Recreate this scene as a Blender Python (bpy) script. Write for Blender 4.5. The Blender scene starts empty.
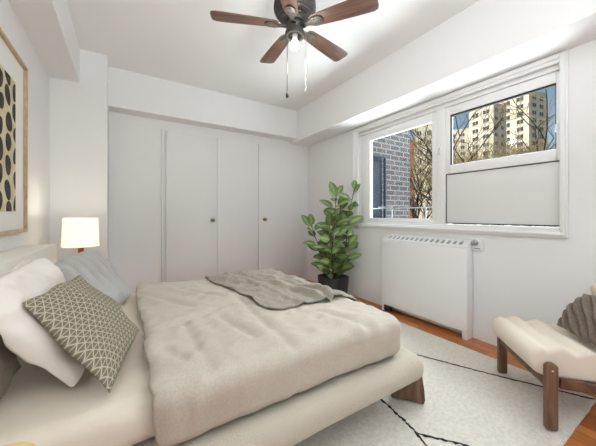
import bpy, bmesh, math, random
from mathutils import Vector, Matrix, noise
from mathutils.bvhtree import BVHTree
C = bpy.context.scene.collection
S = bpy.context.scene
PI = math.pi
rnd = random.Random(7)

# ------------------------------------------------------------------ camera, sky, sun, large lights, exposure
cam_d = bpy.data.cameras.new('camera'); cam = bpy.data.objects.new('camera', cam_d); C.objects.link(cam)
cam.location = (0, 0, 1.10); cam.rotation_euler = (PI/2, 0, -math.radians(32.2))
cam_d.sensor_width = 36; cam_d.lens = 275/596*36; cam_d.shift_y = -8/596; cam_d.clip_start = .05; cam_d.clip_end = 600
S.camera = cam
S.view_settings.view_transform = 'Standard'; S.view_settings.look = 'None'
S.view_settings.gamma = 1; S.view_settings.use_curve_mapping = False
S.view_settings.exposure = 0.0
S.cycles.max_bounces = 10; S.cycles.diffuse_bounces = 6; S.cycles.transparent_max_bounces = 12
S.cycles.sample_clamp_indirect = 6

w = bpy.data.worlds.new('sky'); S.world = w; w.use_nodes = True
nt = w.node_tree
sky = nt.nodes.new('ShaderNodeTexSky'); sky.sky_type = 'NISHITA'; sky.sun_disc = False
sky.sun_elevation = math.radians(38); sky.sun_rotation = math.radians(250); sky.air_density = 1.3; sky.dust_density = .6; sky.ozone_density = 1.5
bg = nt.nodes['Background']; nt.links.new(sky.outputs[0], bg.inputs[0]); bg.inputs[1].default_value = 0.10

sun_d = bpy.data.lights.new('sun', 'SUN'); sun_d.energy = 5.0; sun_d.color = (1, .95, .88); sun_d.angle = .01
sun = bpy.data.objects.new('sun', sun_d); C.objects.link(sun)
sun.rotation_euler = Vector((.80, -.22, -.55)).to_track_quat('-Z', 'Y').to_euler()

def area(name, loc, aim, sx, sy, e, col=(1, 1, 1)):
    d = bpy.data.lights.new(name, 'AREA'); d.shape = 'RECTANGLE'; d.size = sx; d.size_y = sy; d.energy = e; d.color = col
    o = bpy.data.objects.new(name, d); C.objects.link(o); o.location = loc
    o.rotation_euler = (Vector(aim) - Vector(loc)).to_track_quat('-Z', 'Y').to_euler()
    return o
# daylight coming through the big side window (its bright upper sky) and an unseen fill lamp added behind the camera
area('side_window_daylight', (4.6, 1.7, 3.9), (1.5, 1.7, 1.3), 3.4, 1.8, 560, (.895, .955, 1))
area('street_reflected_daylight', (4.6, 1.7, -.4), (2.2, 1.7, 2.6), 3.6, 1.6, 360, (.90, .96, 1))
area('added_rear_fill', (2.3, -2.9, 1.7), (.2, 2.4, 1.9), 1.8, 1.8, 30, (.885, .953, 1))
# unseen area lamp added behind the camera, aimed up to brighten the ceiling
area('added_ceiling_bounce', (.3, -.75, 1.75), (.35, -.6, 2.74), 1.3, 1.3, 60, (.895, .955, 1))

# ------------------------------------------------------------------ helpers
def tag(o, label=None, cat=None, group=None, kind=None):
    for k, v in (('label', label), ('category', cat), ('group', group), ('kind', kind)):
        if v: o[k] = v
    return o
def obj(name, bm, mats, parent=None, smooth=True, angle=None):
    me = bpy.data.meshes.new(name); bm.to_mesh(me); bm.free()
    for m in (mats if isinstance(mats, (list, tuple)) else [mats]): me.materials.append(m)
    o = bpy.data.objects.new(name, me); C.objects.link(o)
    if parent: o.parent = parent
    if smooth:
        me.polygons.foreach_set('use_smooth', [True]*len(me.polygons))
        if angle is not None: me.set_sharp_from_angle(angle=math.radians(angle))
    me.update()
    return o
def empty(name, loc, rz=0):
    o = bpy.data.objects.new(name, None); C.objects.link(o); o.location = loc; o.rotation_euler = (0, 0, rz); o.empty_display_size = .1
    return o
def kids(p): return [o for o in bpy.data.objects if o.parent == p]
def dup_tree(o, parent=None):
    c = o.copy(); C.objects.link(c)
    if parent: c.parent = parent
    for ch in kids(o): dup_tree(ch, c)
    return c
def box(bm, x0, x1, y0, y1, z0, z1, bev=0, mat=0, M=None):
    vs = [bm.verts.new((x, y, z)) for x in (x0, x1) for y in (y0, y1) for z in (z0, z1)]
    F = [(0,1,3,2),(4,6,7,5),(0,4,5,1),(2,3,7,6),(0,2,6,4),(1,5,7,3)]
    fs = [bm.faces.new([vs[i] for i in f]) for f in F]
    for f in fs: f.material_index = mat
    if bev:
        es = list({e for f in fs for e in f.edges})
        r = bmesh.ops.bevel(bm, geom=es, offset=bev, segments=2, affect='EDGES', profile=.5)
        vs = list({v for f in r['faces'] for v in f.verts} | {v for v in vs if v.is_valid})
        for f in r['faces']: f.material_index = mat
    if M: bmesh.ops.transform(bm, matrix=M, verts=[v for v in vs if v.is_valid])
def rbox(bm, x0, x1, y0, y1, z0, z1, r, step=.03, skip=(), fn=None):
    """rounded box with a fine skin; skip: sides left open ('-x','+x',...); fn moves each point"""
    lo = Vector((x0, y0, z0)); hi = Vector((x1, y1, z1)); key = {}
    def V(p):
        k = tuple(round(c, 5) for c in p)
        if k not in key:
            q = Vector([min(max(p[i], lo[i]+r), hi[i]-r) for i in range(3)])
            d = Vector(p) - q
            pp = q + d.normalized()*r if d.length > 1e-6 else Vector(p)
            if fn: pp = fn(pp, d.normalized() if d.length > 1e-6 else Vector((0, 0, 1)))
            key[k] = bm.verts.new(pp)
        return key[k]
    def ticks(a, b):
        m = max(2, int(round((b-a-2*r)/step))); e = 5
        inn = [a+r+(b-a-2*r)*i/m for i in range(m+1)]
        return [a + r - r*math.tan(PI/4*(1-i/e)) for i in range(e)] + inn + [b - r + r*math.tan(PI/4*(i+1)/e) for i in range(e)]
    T = [ticks(lo[i], hi[i]) for i in range(3)]
    for ax in range(3):
        u, v = (ax+1) % 3, (ax+2) % 3
        for sgn in (0, 1):
            if ('-' if sgn == 0 else '+') + 'xyz'[ax] in skip: continue
            for i in range(len(T[u])-1):
                for j in range(len(T[v])-1):
                    ps = []
                    for (a, b) in ((i, j), (i+1, j), (i+1, j+1), (i, j+1)):
                        p = [0, 0, 0]; p[ax] = hi[ax] if sgn else lo[ax]; p[u] = T[u][a]; p[v] = T[v][b]; ps.append(V(p))
                    if sgn == 0: ps.reverse()
                    if len(set(ps)) == 4: bm.faces.new(ps)
def tube(bm, pts, rad, n=8, mat=0, caps=True):
    pts = [Vector(p) for p in pts]; rings = []
    rr = rad if isinstance(rad, (list, tuple)) else [rad]*len(pts)
    up = None
    for i, p in enumerate(pts):
        d = (pts[min(i+1, len(pts)-1)] - pts[max(i-1, 0)]).normalized()
        if up is None or abs(d.dot(up)) > .98:
            up = Vector((0, 0, 1)) if abs(d.z) < .9 else Vector((1, 0, 0))
        a = d.cross(up).normalized(); b = a.cross(d).normalized(); up = b
        rings.append([bm.verts.new(p + (a*math.cos(2*PI*k/n) + b*math.sin(2*PI*k/n))*rr[i]) for k in range(n)])
    for A, B in zip(rings, rings[1:]):
        for k in range(n):
            f = bm.faces.new((A[k], A[(k+1) % n], B[(k+1) % n], B[k])); f.material_index = mat
    if caps:
        f = bm.faces.new(rings[0][::-1]); f.material_index = mat
        f = bm.faces.new(rings[-1]); f.material_index = mat
def lathe(bm, prof, n=32, mat=0, M=None, close=True):
    rings = []; new = []
    for r, z in prof:
        ring = [bm.verts.new((r*math.cos(2*PI*k/n), r*math.sin(2*PI*k/n), z)) for k in range(n)]
        rings.append(ring); new += ring
    for A, B in zip(rings, rings[1:]):
        for k in range(n):
            f = bm.faces.new((A[k], A[(k+1) % n], B[(k+1) % n], B[k])); f.material_index = mat
    if close:
        f = bm.faces.new(rings[0][::-1]); f.material_index = mat
        f = bm.faces.new(rings[-1]); f.material_index = mat
    if M: bmesh.ops.transform(bm, matrix=M, verts=new)
def prism(bm, poly, t0, t1, axis='y', mat=0, M=None, bev=0):
    """extrude a 2D outline; axis y: poly is (x,z); axis z: poly is (x,y); axis x: poly is (y,z)"""
    def P(a, b, t): return {'y': (a, t, b), 'z': (a, b, t), 'x': (t, a, b)}[axis]
    A = [bm.verts.new(P(a, b, t0)) for a, b in poly]; B = [bm.verts.new(P(a, b, t1)) for a, b in poly]
    n = len(poly); fs = [bm.faces.new(A[::-1]), bm.faces.new(B)]
    for k in range(n): fs.append(bm.faces.new((A[k], A[(k+1) % n], B[(k+1) % n], B[k])))
    for f in fs: f.material_index = mat
    vs = A + B
    if bev:
        es = list(set(fs[0].edges) | set(fs[1].edges))
        r = bmesh.ops.bevel(bm, geom=es, offset=bev, segments=2, affect='EDGES', profile=.5)
        vs = list({v for v in vs if v.is_valid} | {v for f in r['faces'] for v in f.verts})
        for f in r['faces']: f.material_index = mat
    if M: bmesh.ops.transform(bm, matrix=M, verts=vs)
    return vs
def rrect(x0, x1, y0, y1, r, n=8):
    P = []
    for cx, cy, a0 in ((x1-r, y1-r, 0), (x0+r, y1-r, 90), (x0+r, y0+r, 180), (x1-r, y0+r, 270)):
        P += [(cx+r*math.cos(math.radians(a0+90*k/n)), cy+r*math.sin(math.radians(a0+90*k/n))) for k in range(n+1)]
    return P
def fix(bm):
    bmesh.ops.recalc_face_normals(bm, faces=bm.faces[:])
    return bm
def N(x, y, z): return noise.noise(Vector((x, y, z)))

# ------------------------------------------------------------------ materials
def mat(name, col, rough=.6, metal=0, spec=.5, **k):
    m = bpy.data.materials.new(name); m.use_nodes = True
    b = m.node_tree.nodes['Principled BSDF']
    b.inputs['Base Color'].default_value = (*col, 1); b.inputs['Roughness'].default_value = rough
    b.inputs['Metallic'].default_value = metal; b.inputs['Specular IOR Level'].default_value = spec
    for key, v in k.items(): b.inputs[key.replace('_', ' ')].default_value = v
    return m
def nodes(m): return m.node_tree.nodes, m.node_tree.links, m.node_tree.nodes['Principled BSDF']
def tc(m, out='Object', scale=(1, 1, 1), rot=(0, 0, 0)):
    n, l, b = nodes(m); t = n.new('ShaderNodeTexCoord'); mp = n.new('ShaderNodeMapping')
    mp.inputs['Scale'].default_value = scale; mp.inputs['Rotation'].default_value = rot
    l.new(t.outputs[out], mp.inputs[0]); return mp.outputs[0]
def noise_bump(m, scale, strength, dist=.01, detail=3, kind='noise', vec=None):
    n, l, b = nodes(m); v = vec or tc(m)
    if kind == 'noise':
        t = n.new('ShaderNodeTexNoise'); t.inputs['Scale'].default_value = scale; t.inputs['Detail'].default_value = detail; o = t.outputs[0]
    else:
        t = n.new('ShaderNodeTexVoronoi'); t.inputs['Scale'].default_value = scale; o = t.outputs['Distance']
    l.new(v, t.inputs['Vector'])
    bp = n.new('ShaderNodeBump'); bp.inputs['Strength'].default_value = strength; bp.inputs['Distance'].default_value = dist
    l.new(o, bp.inputs['Height']); l.new(bp.outputs[0], b.inputs['Normal'])
    return o
def vary(m, c1, c2, scale, detail=3, vec=None, lo=.35, hi=.65, distort=0):
    n, l, b = nodes(m); t = n.new('ShaderNodeTexNoise'); t.inputs['Scale'].default_value = scale; t.inputs['Detail'].default_value = detail
    t.inputs['Distortion'].default_value = distort
    l.new(vec or tc(m), t.inputs['Vector'])
    r = n.new('ShaderNodeValToRGB'); r.color_ramp.elements[0].position = lo; r.color_ramp.elements[1].position = hi
    r.color_ramp.elements[0].color = (*c1, 1); r.color_ramp.elements[1].color = (*c2, 1)
    l.new(t.outputs[0], r.inputs[0]); l.new(r.outputs[0], b.inputs['Base Color'])
    return r.outputs[0]
def srgb(r, g, b):
    f = lambda c: (c/255/12.92) if c <= 10 else ((c/255+.055)/1.055)**2.4
    return (f(r), f(g), f(b))

M_wall = mat('wall paint', (.835, .838, .835), .7, spec=.3); noise_bump(M_wall, 60, .05, .002)
M_ceil = mat('ceiling paint', (.86, .862, .858), .8, spec=.2); noise_bump(M_ceil, 40, .05, .002)
M_door = mat('door paint', (.835, .838, .835), .5, spec=.4)
M_win = mat('window paint', (.835, .838, .835), .4)
M_panel = mat('window panel paint', (.77, .768, .76), .5)
M_gasket = mat('black rubber', (.02, .02, .022), .5)
M_rad = mat('radiator enamel', (.83, .828, .82), .35)
M_dark = mat('dark slot', (.34, .335, .33), .8)
M_chrome = mat('chrome', (.6, .6, .6), .2, 1)
M_iron = mat('dark iron', (.06, .055, .05), .45, .6)
M_brass = mat('aged brass', (.30, .24, .13), .35, .9)
M_bronze = mat('dark bronze', (.085, .075, .065), .5, .5); vary(M_bronze, (.055, .052, .046), (.13, .123, .11), 9)

def wood(name, c1, c2, scale=(1, 1, 1), rot=(0, 0, 0), rough=.45, s=6):
    m = mat(name, c1, rough, spec=.4)
    vary(m, c1, c2, s, 5, tc(m, 'Object', scale, rot), .3, .7, .6)
    return m
M_blade = wood('fan blade wood', srgb(84, 60, 50), srgb(122, 95, 81), (1, 12, 12), s=3)
M_walnut = wood('walnut', srgb(80, 58, 45), srgb(132, 102, 80), (14, 14, 1.2), s=3)
M_rail = wood('walnut rail', srgb(80, 58, 45), srgb(126, 96, 76), (6, 6, 6), s=3)
M_oak = wood('oak frame', srgb(176, 146, 112), srgb(203, 176, 142), (20, 6, 6), s=3)
M_honey = wood('honey oak', srgb(170, 128, 76), srgb(196, 154, 98), (4, 22, 4), s=3)
M_honeyrim = wood('pale oak', srgb(214, 184, 130), srgb(230, 204, 156), (4, 10, 4), s=3)

M_floor = mat('parquet', (.3, .14, .06), .35, spec=.5)
n, l, b = nodes(M_floor)
v = tc(M_floor, 'Object', rot=(0, 0, PI/2))
br = n.new('ShaderNodeTexBrick'); br.offset = .5; br.inputs['Scale'].default_value = 1
br.inputs['Brick Width'].default_value = .30; br.inputs['Row Height'].default_value = .075; br.inputs['Mortar Size'].default_value = .0012
br.inputs['Color1'].default_value = (*srgb(172, 98, 46), 1); br.inputs['Color2'].default_value = (*srgb(216, 144, 80), 1); br.inputs['Mortar'].default_value = (*srgb(70, 38, 22), 1)
l.new(v, br.inputs['Vector'])
gn = n.new('ShaderNodeTexNoise'); gn.inputs['Scale'].default_value = 5; gn.inputs['Detail'].default_value = 6
l.new(tc(M_floor, 'Object', (14, 1.2, 1)), gn.inputs['Vector'])
mx = n.new('ShaderNodeMix'); mx.data_type = 'RGBA'; mx.blend_type = 'MULTIPLY'; mx.inputs[0].default_value = .55
l.new(br.outputs[0], mx.inputs[6])
cr = n.new('ShaderNodeValToRGB'); cr.color_ramp.elements[0].position = .3; cr.color_ramp.elements[0].color = (.6, .52, .46, 1); cr.color_ramp.elements[1].position = .65
l.new(gn.outputs[0], cr.inputs[0]); l.new(cr.outputs[0], mx.inputs[7]); l.new(mx.outputs[2], b.inputs['Base Color'])

def fabric(name, c, scale=400, strength=.25, dist=.002, sheen=.15, c2=None):
    m = mat(name, c, .9, spec=.1, Sheen_Weight=sheen)
    if c2: vary(m, c, c2, scale*.6, 2)
    noise_bump(m, scale, strength, dist)
    return m
M_boucle = fabric('cream boucle', srgb(198, 189, 172), 150, .8, .006, .2)
noise_bump(M_boucle, 190, .45, .006, kind='voronoi')
M_headb = fabric('ivory boucle', srgb(240, 235, 224), 140, .4, .005, .2)
M_chairfab = fabric('ivory upholstery', srgb(226, 214, 198), 300, .15, .002)
M_sheet = fabric('cream sheet', srgb(229, 218, 201), 14, .35, .02)
M_duvet = fabric('oatmeal linen duvet', srgb(188, 179, 165), 220, .3, .003, .15, srgb(196, 188, 175))
M_throw = fabric('grey taupe throw', srgb(140, 132, 119), 200, .6, .004, .2, srgb(162, 154, 141))
M_pillow = fabric('white pillow cotton', srgb(237, 231, 222), 90, .15, .004)
M_grey = fabric('grey pillow cotton', srgb(190, 188, 185), 200, .12, .002)
M_navy = fabric('navy trim', srgb(60, 64, 78), 200, .1)
M_taupe = fabric('taupe cushion', srgb(150, 136, 118), 160, .3, .003, .2, srgb(136, 122, 104))
M_chairpil = fabric('taupe velvet', srgb(130, 117, 104), 120, .35, .004, .15, srgb(113, 101, 90))
M_rug = fabric('cream wool rug', srgb(209, 203, 191), 90, .6, .008, .1, srgb(222, 216, 206))
M_rugline = fabric('black wool line', srgb(48, 44, 42), 150, .5, .006)
M_mat = mat('white mount board', (.86, .85, .83), .8)
M_print = mat('cream print paper', srgb(214, 202, 172), .85); vary(M_print, srgb(205, 191, 158), srgb(222, 211, 184), 9)
M_ink = mat('black ink', srgb(50, 44, 36), .8); vary(M_ink, srgb(38, 33, 28), srgb(74, 66, 50), 22, lo=.4, hi=.7)
M_pot = mat('black pot', srgb(44, 44, 44), .55); noise_bump(M_pot, 50, .15, .003)
M_soil = mat('soil', (.035, .025, .018), .95); noise_bump(M_soil, 80, .8, .01)
M_stem = mat('stem', srgb(92, 84, 60), .7)
M_leaf = mat('leaf green', srgb(78, 112, 60), .35, spec=.5)
n, l, b = nodes(M_leaf)
uvn = n.new('ShaderNodeUVMap'); sx = n.new('ShaderNodeSeparateXYZ'); l.new(uvn.outputs[0], sx.inputs[0])
d1 = n.new('ShaderNodeMath'); d1.operation = 'SUBTRACT'; d1.inputs[1].default_value = .5; l.new(sx.outputs[0], d1.inputs[0])
d2 = n.new('ShaderNodeMath'); d2.operation = 'ABSOLUTE'; l.new(d1.outputs[0], d2.inputs[0])
rr = n.new('ShaderNodeValToRGB'); e = rr.color_ramp.elements
e[0].position = 0; e[0].color = (*srgb(176, 188, 128), 1); e[1].position = .5; e[1].color = (*srgb(82, 108, 58), 1)
e2 = rr.color_ramp.elements.new(.05); e2.color = (*srgb(124, 148, 88), 1)
l.new(d2.outputs[0], rr.inputs[0])
gi = n.new('ShaderNodeNewGeometry'); hs = n.new('ShaderNodeHueSaturation'); mr = n.new('ShaderNodeMapRange')
l.new(gi.outputs['Random Per Island'], mr.inputs[0]); mr.inputs[3].default_value = .55; mr.inputs[4].default_value = 1.35
l.new(mr.outputs[0], hs.inputs['Value']); l.new(rr.outputs[0], hs.inputs['Color']); l.new(hs.outputs[0], b.inputs['Base Color'])

M_bulb = mat('lit bulb', (1, 1, 1), .4, Emission_Color=(1, .93, .8, 1), Emission_Strength=2.2)
M_socket = mat('white ceramic socket', (.75, .74, .70), .3)
M_shade = mat('lit lamp shade', srgb(250, 240, 215), .8, Emission_Color=(1, .92, .76, 1), Emission_Strength=.72)
M_copper = mat('copper stem', srgb(128, 62, 34), .35, .5)

M_glass = bpy.data.materials.new('window glass'); M_glass.use_nodes = True
n, l = M_glass.node_tree.nodes, M_glass.node_tree.links; n.clear()
o_ = n.new('ShaderNodeOutputMaterial'); t_ = n.new('ShaderNodeBsdfTransparent'); g_ = n.new('ShaderNodeBsdfGlossy'); g_.inputs['Roughness'].default_value = .02
t_.inputs[0].default_value = (.95, .97, .97, 1)
x_ = n.new('ShaderNodeMixShader'); x_.inputs[0].default_value = .008
l.new(t_.outputs[0], x_.inputs[1]); l.new(g_.outputs[0], x_.inputs[2]); l.new(x_.outputs[0], o_.inputs[0])

M_brick = mat('grey brick', (.2, .18, .18), .9)
n, l, b = nodes(M_brick)
br = n.new('ShaderNodeTexBrick'); br.inputs['Scale'].default_value = 1
br.inputs['Brick Width'].default_value = .22; br.inputs['Row Height'].default_value = .084; br.inputs['Mortar Size'].default_value = .010
br.inputs['Color1'].default_value = (*srgb(44, 41, 42), 1); br.inputs['Color2'].default_value = (*srgb(64, 57, 57), 1); br.inputs['Mortar'].default_value = (*srgb(94, 91, 89), 1)
l.new(tc(M_brick, 'Object', rot=(PI/2, 0, 0)), br.inputs['Vector']); l.new(br.outputs[0], b.inputs['Base Color'])
M_blue = mat('blue grey glass', srgb(40, 46, 54), .6, spec=.2)
M_bldg = mat('cream brick facade', srgb(214, 196, 164), .9); vary(M_bldg, srgb(226, 213, 190), srgb(236, 227, 208), .3)
M_bldg2 = mat('tan facade', srgb(204, 176, 128), .9); vary(M_bldg2, srgb(196, 166, 116), srgb(214, 190, 146), .3)
M_red = mat('rust facade', srgb(186, 110, 82), .9)
M_bwin = mat('far window glass', srgb(70, 74, 78), .3)
M_bwhite = mat('far window sill', srgb(232, 226, 212), .8)
M_bark = mat('bark', srgb(78, 66, 54), .9); vary(M_bark, srgb(46, 38, 33), srgb(84, 70, 55), 3)
M_twig = mat('budding twigs', srgb(160, 142, 104), .9)
M_ground = mat('street ground', srgb(120, 116, 104), .95)
M_metalwhite = mat('grey painted guard', (.42, .43, .44), .4)

# ------------------------------------------------------------------ setting
def struct(name, bm, m, label, cat, parent=None, angle=30):
    o = obj(name, fix(bm), m, parent, True, angle)
    if not parent: tag(o, label, cat, None, 'structure')
    return o
YN, YB, XL, XR, HC = -1.7, 3.88, -.60, 2.64, 2.74
bm = bmesh.new(); box(bm, XL-.1, XR+.2, YN-.1, YB+.1, -.15, 0)
struct('floor', bm, M_floor, 'reddish brown parquet wood floor of the bedroom', 'floor')
bm = bmesh.new(); box(bm, XL-.1, XR+.2, YN-.1, YB+.1, HC, HC+.15)
struct('ceiling', bm, M_ceil, 'plain white painted ceiling above the fan', 'ceiling')
bm = bmesh.new(); box(bm, XL-.1, XL, YN-.1, YB+.1, 0, HC)
struct('wall_left', bm, M_wall, 'white wall behind the headboard', 'wall')
bm = bmesh.new(); box(bm, XL, XR+.2, YB, YB+.1, 0, HC)
struct('wall_back', bm, M_wall, 'white wall around the closet doors', 'wall')
# near wall, behind the camera; its opening is added to let the rear fill in
bm = bmesh.new()
box(bm, XL, -.3, YN-.1, YN, 0, HC); box(bm, 2.3, XR+.2, YN-.1, YN, 0, HC); box(bm, -.3, 2.3, YN-.1, YN, 0, .15); box(bm, -.3, 2.3, YN-.1, YN, 2.55, HC)
struct('wall_front', bm, M_wall, 'white wall behind the camera with a wide opening added for fill light', 'wall')
# window wall with its opening
OY0, OY1, OZ0, OZ1 = .645, 2.755, .965, 2.235
bm = bmesh.new()
box(bm, XR, XR+.2, YN-.1, OY0, 0, HC); box(bm, XR, XR+.2, OY1, YB+.1, 0, HC); box(bm, XR, XR+.2, OY0, OY1, 0, OZ0); box(bm, XR, XR+.2, OY0, OY1, OZ1, HC)
struct('wall_right', bm, M_wall, 'white wall holding the window above the radiator', 'wall')
bm = bmesh.new(); box(bm, 2.295, XR, YN, YB, 2.262, HC)
struct('trim_1', bm, M_wall, 'boxed white soffit running above the window', 'soffit')
bm = bmesh.new(); box(bm, -.154, 2.295, 3.68, YB, 2.306, HC)
struct('trim_2', bm, M_wall, 'boxed white soffit above the closet doors', 'soffit')
bm = bmesh.new(); box(bm, XL, -.376, YN, 3.44, 2.405, HC)
struct('trim_3', bm, M_wall, 'white ceiling beam along the wall with the picture', 'beam')
bm = bmesh.new(); box(bm, XL, -.154, 3.44, YB, 0, HC)
struct('trim_4', bm, M_wall, 'white pilaster in the corner behind the table lamp', 'pilaster')
# closet doors
for i, (x0, x1, knob, lab) in enumerate(((.445, 1.0945, 1.028, 'flat white closet door with knob, left of the middle panel'), (1.097, 1.716, None, 'flat white closet panel without a knob'),
                                    (1.722, 2.56, 1.82, 'flat white closet door with knob nearest the plant'))):
    bm = bmesh.new(); box(bm, x0, x1, YB-.022, YB-.004, .02, 2.175, .003)
    d = struct(f'door_{i+1}', bm, M_door, lab, 'closet door')
    if knob:
        bm = bmesh.new()
        lathe(bm, [(.004, 0), (.026, 0), (.026, .004), (.010, .007), (.009, .022), (.016, .026), (.024, .034), (.025, .042), (.019, .050), (.004, .053)], 24,
              M=Matrix.Translation((knob, YB-.022, 1.03)) @ Matrix.Rotation(PI/2, 4, 'X'))
        obj('knob', fix(bm), M_brass, d)
bm = bmesh.new(); box(bm, .392, .416, YB-.03, YB, 0, 2.19, .003); box(bm, .424, .438, YB-.014, YB, .0, 2.19, .002)
struct('trim_5', bm, M_door, 'narrow white jamb strip at the left of the closet doors', 'door trim')

# ------------------------------------------------------------------ window
def ring(bm, y0, y1, z0, z1, wl, wr, wb, wt, x0, x1, bev=.004, mat=0):
    """rectangular frame in the plane of the window wall (y1 is the far side)"""
    box(bm, x0, x1, y0, y0+wr, z0, z1, bev, mat); box(bm, x0, x1, y1-wl, y1, z0, z1, bev, mat)
    box(bm, x0, x1, y0+wr, y1-wl, z0, z0+wb, bev, mat); box(bm, x0, x1, y0+wr, y1-wl, z1-wt, z1, bev, mat)
bm = bmesh.new()
ring(bm, .648, 2.745, .975, 2.228, .075, .02, .035, .075, 2.655, 2.76)
box(bm, 2.66, 2.755, 1.515, 1.60, 1.005, 2.16, .004)
win = struct('window_1', bm, M_win, 'wide white framed window above the radiator', 'window')
bm = bmesh.new()
ring(bm, .620, 2.786, .935, 2.258, .12, .03, .035, .07, 2.615, 2.64, .006)
ring(bm, .632, 2.77, .95, 2.245, .04, .03, .04, .03, 2.605, 2.655, .005)
box(bm, 2.595, 2.64, .64, 2.78, .955, .975, .006)
struct('casing', bm, M_win, None, None, win)
bm = bmesh.new(); ring(bm, 1.60, 2.668, 1.012, 2.15, .16, .05, .045, .085, 2.668, 2.73)
ls = struct('sash', bm, M_win, None, None, win)
bm = bmesh.new(); ring(bm, 1.65, 2.508, 1.057, 2.065, .006, .006, .006, .008, 2.672, 2.70, 0)
obj('bead', fix(bm), M_win, ls, False)
bm = bmesh.new(); box(bm, 2.700, 2.704, 1.64, 2.515, 1.05, 2.07)
obj('pane', fix(bm), M_glass, ls, False)
bm = bmesh.new(); ring(bm, .668, 1.515, 1.50, 2.15, .042, .028, .085, .080, 2.668, 2.73)
rs = struct('sash', bm, M_win, None, None, win)
bm = bmesh.new(); ring(bm, .696, 1.475, 1.583, 2.072, .008, .006, .006, .018, 2.678, 2.70, 0)
obj('gasket', fix(bm), M_gasket, rs, False)
bm = bmesh.new(); box(bm, 2.700, 2.704, .69, 1.478, 1.58, 2.075)
obj('pane', fix(bm), M_glass, rs, False)
bm = bmesh.new(); box(bm, 2.682, 2.72, .664, 1.512, 1.022, 1.492, .003)
pn = obj('infill_panel', fix(bm), M_panel, win, True, 30); pn['label'] = 'blank white panel filling the lower right of the window'
bm = bmesh.new(); ring(bm, .662, 1.518, 1.018, 1.498, .008, .003, .006, .006, 2.676, 2.683, 0)
obj('panel_gasket', fix(bm), M_gasket, win, False)
bm = bmesh.new()
box(bm, 2.645, 2.662, 1.552, 1.574, 1.70, 1.80, .004)
tube(bm, [(2.645, 1.563, 1.765), (2.622, 1.563, 1.765), (2.612, 1.575, 1.735), (2.612, 1.60, 1.67)], [.008, .008, .009, .006], 8)
obj('window_handle', fix(bm), M_win, win, True, 40)
bm = bmesh.new()
box(bm, 2.655, 2.668, .678, .692, 1.72, 1.79, .003); tube(bm, [(2.655, .685, 1.755), (2.635, .685, 1.755), (2.632, .69, 1.70)], .006, 8)
obj('window_handle', fix(bm), M_win, win, True, 40)
bm = bmesh.new()
box(bm, 2.79, 2.802, 1.62, 2.60, 1.178, 1.190, .002)
box(bm, 2.79, 2.802, 2.252, 2.266, 1.03, 1.205, .002); box(bm, 2.79, 2.802, 2.266, 2.47, 1.194, 1.206, .002)
box(bm, 2.79, 2.802, 1.80, 1.815, 1.03, 1.18, .002); box(bm, 2.79, 2.802, 2.26, 2.47, 1.03, 1.040, .002)
g = obj('guard_rail', fix(bm), M_metalwhite, win, True, 30); g['label'] = 'pale grey metal safety rail outside the left pane'

# ------------------------------------------------------------------ outdoors
GZ = -11.0
bm = bmesh.new(); box(bm, 3, 320, -160, 260, GZ-.3, GZ)
tag(obj('ground', fix(bm), M_ground, None, False), 'street level ground far below the window', 'ground', None, 'structure')
bw = bmesh.new(); box(bw, 2.90, 4.25, 3.05, 6.0, GZ, 9)
brick = tag(obj('brick_building', fix(bw), M_brick, None, False), 'dark grey brick building wing close outside the left pane', 'building')
bm = bmesh.new(); box(bm, 2.95, 3.50, 3.02, 3.07, 1.02, 2.02, .004)
fw = obj('window', fix(bm), M_blue, brick, True, 30); fw['label'] = 'blue grey window in the brick'
bm = bmesh.new(); ring(bm, 0, 1, 1.0, 2.04, .04, .04, .04, .04, 0, .04, .003)
bmesh.ops.transform(bm, matrix=Matrix.Translation((2.93, 3.0, 0)) @ Matrix.Rotation(-PI/2, 4, 'Z') @ Matrix.Scale(.60, 4, (0, 1, 0)), verts=bm.verts[:])
obj('window_frame', fix(bm), M_blue, fw, True, 30)

TH = math.radians(32.2)
def world(u, fwd):      # plan point seen in a direction from the room, FWD metres away
    r = (u-298)/275
    return Vector((math.sin(TH)+math.cos(TH)*r, math.cos(TH)-math.sin(TH)*r, 0))*fwd
def building(u0, dist, L, phi, depth, vtop, m, label, wins, base=GZ, parapet=.5):
    """block whose front starts DIST metres away in the direction u0, L metres long, turned by phi; wins: (x, below top, w, h, side)"""
    r = (u0-298)/275; e = world(u0, 1).normalized(); t = Vector((e.y, -e.x, 0)); ph = math.radians(phi)
    p0 = e*dist; d = t*math.cos(ph) - e*math.sin(ph); a = math.atan2(d.y, d.x)
    top = 1.1 + (215-vtop)*dist/math.sqrt(1+r*r)/275
    root = empty('apartment_building', (p0.x, p0.y, base), a); tag(root, label, 'building', 'apartment blocks beyond the trees')
    H = top-base
    bm = bmesh.new(); box(bm, 0, L, 0, depth, 0, H); box(bm, -.15, L+.15, -.15, depth+.15, H-parapet, H, .02)
    obj('facade', fix(bm), m, root, False)
    for (x, z, ww, hh, side) in wins:
        bm = bmesh.new(); s = bmesh.new()
        if side == 0:
            box(bm, x, x+ww, -.06, .1, H-z-hh, H-z); box(s, x-.1, x+ww+.1, -.25, 0, H-z-hh-.2, H-z-hh)
            box(s, x+ww/2-.06, x+ww/2+.06, -.09, 0, H-z-hh, H-z)
        else:
            box(bm, L-.1, L+.06, x, x+ww, H-z-hh, H-z); box(s, L, L+.25, x-.1, x+ww+.1, H-z-hh-.2, H-z-hh)
            box(s, L, L+.09, x+ww/2-.06, x+ww/2+.06, H-z-hh, H-z)
        o = obj('window', fix(bm), M_bwin, root, False)
        obj('window_sill', fix(s), M_bwhite, o, False)
    return root
grid = lambda xs, n, step, w_, h_, z0=2.2, side=0: [(x, z0+i*step, w_, h_, side) for x in xs for i in range(n)]
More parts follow.
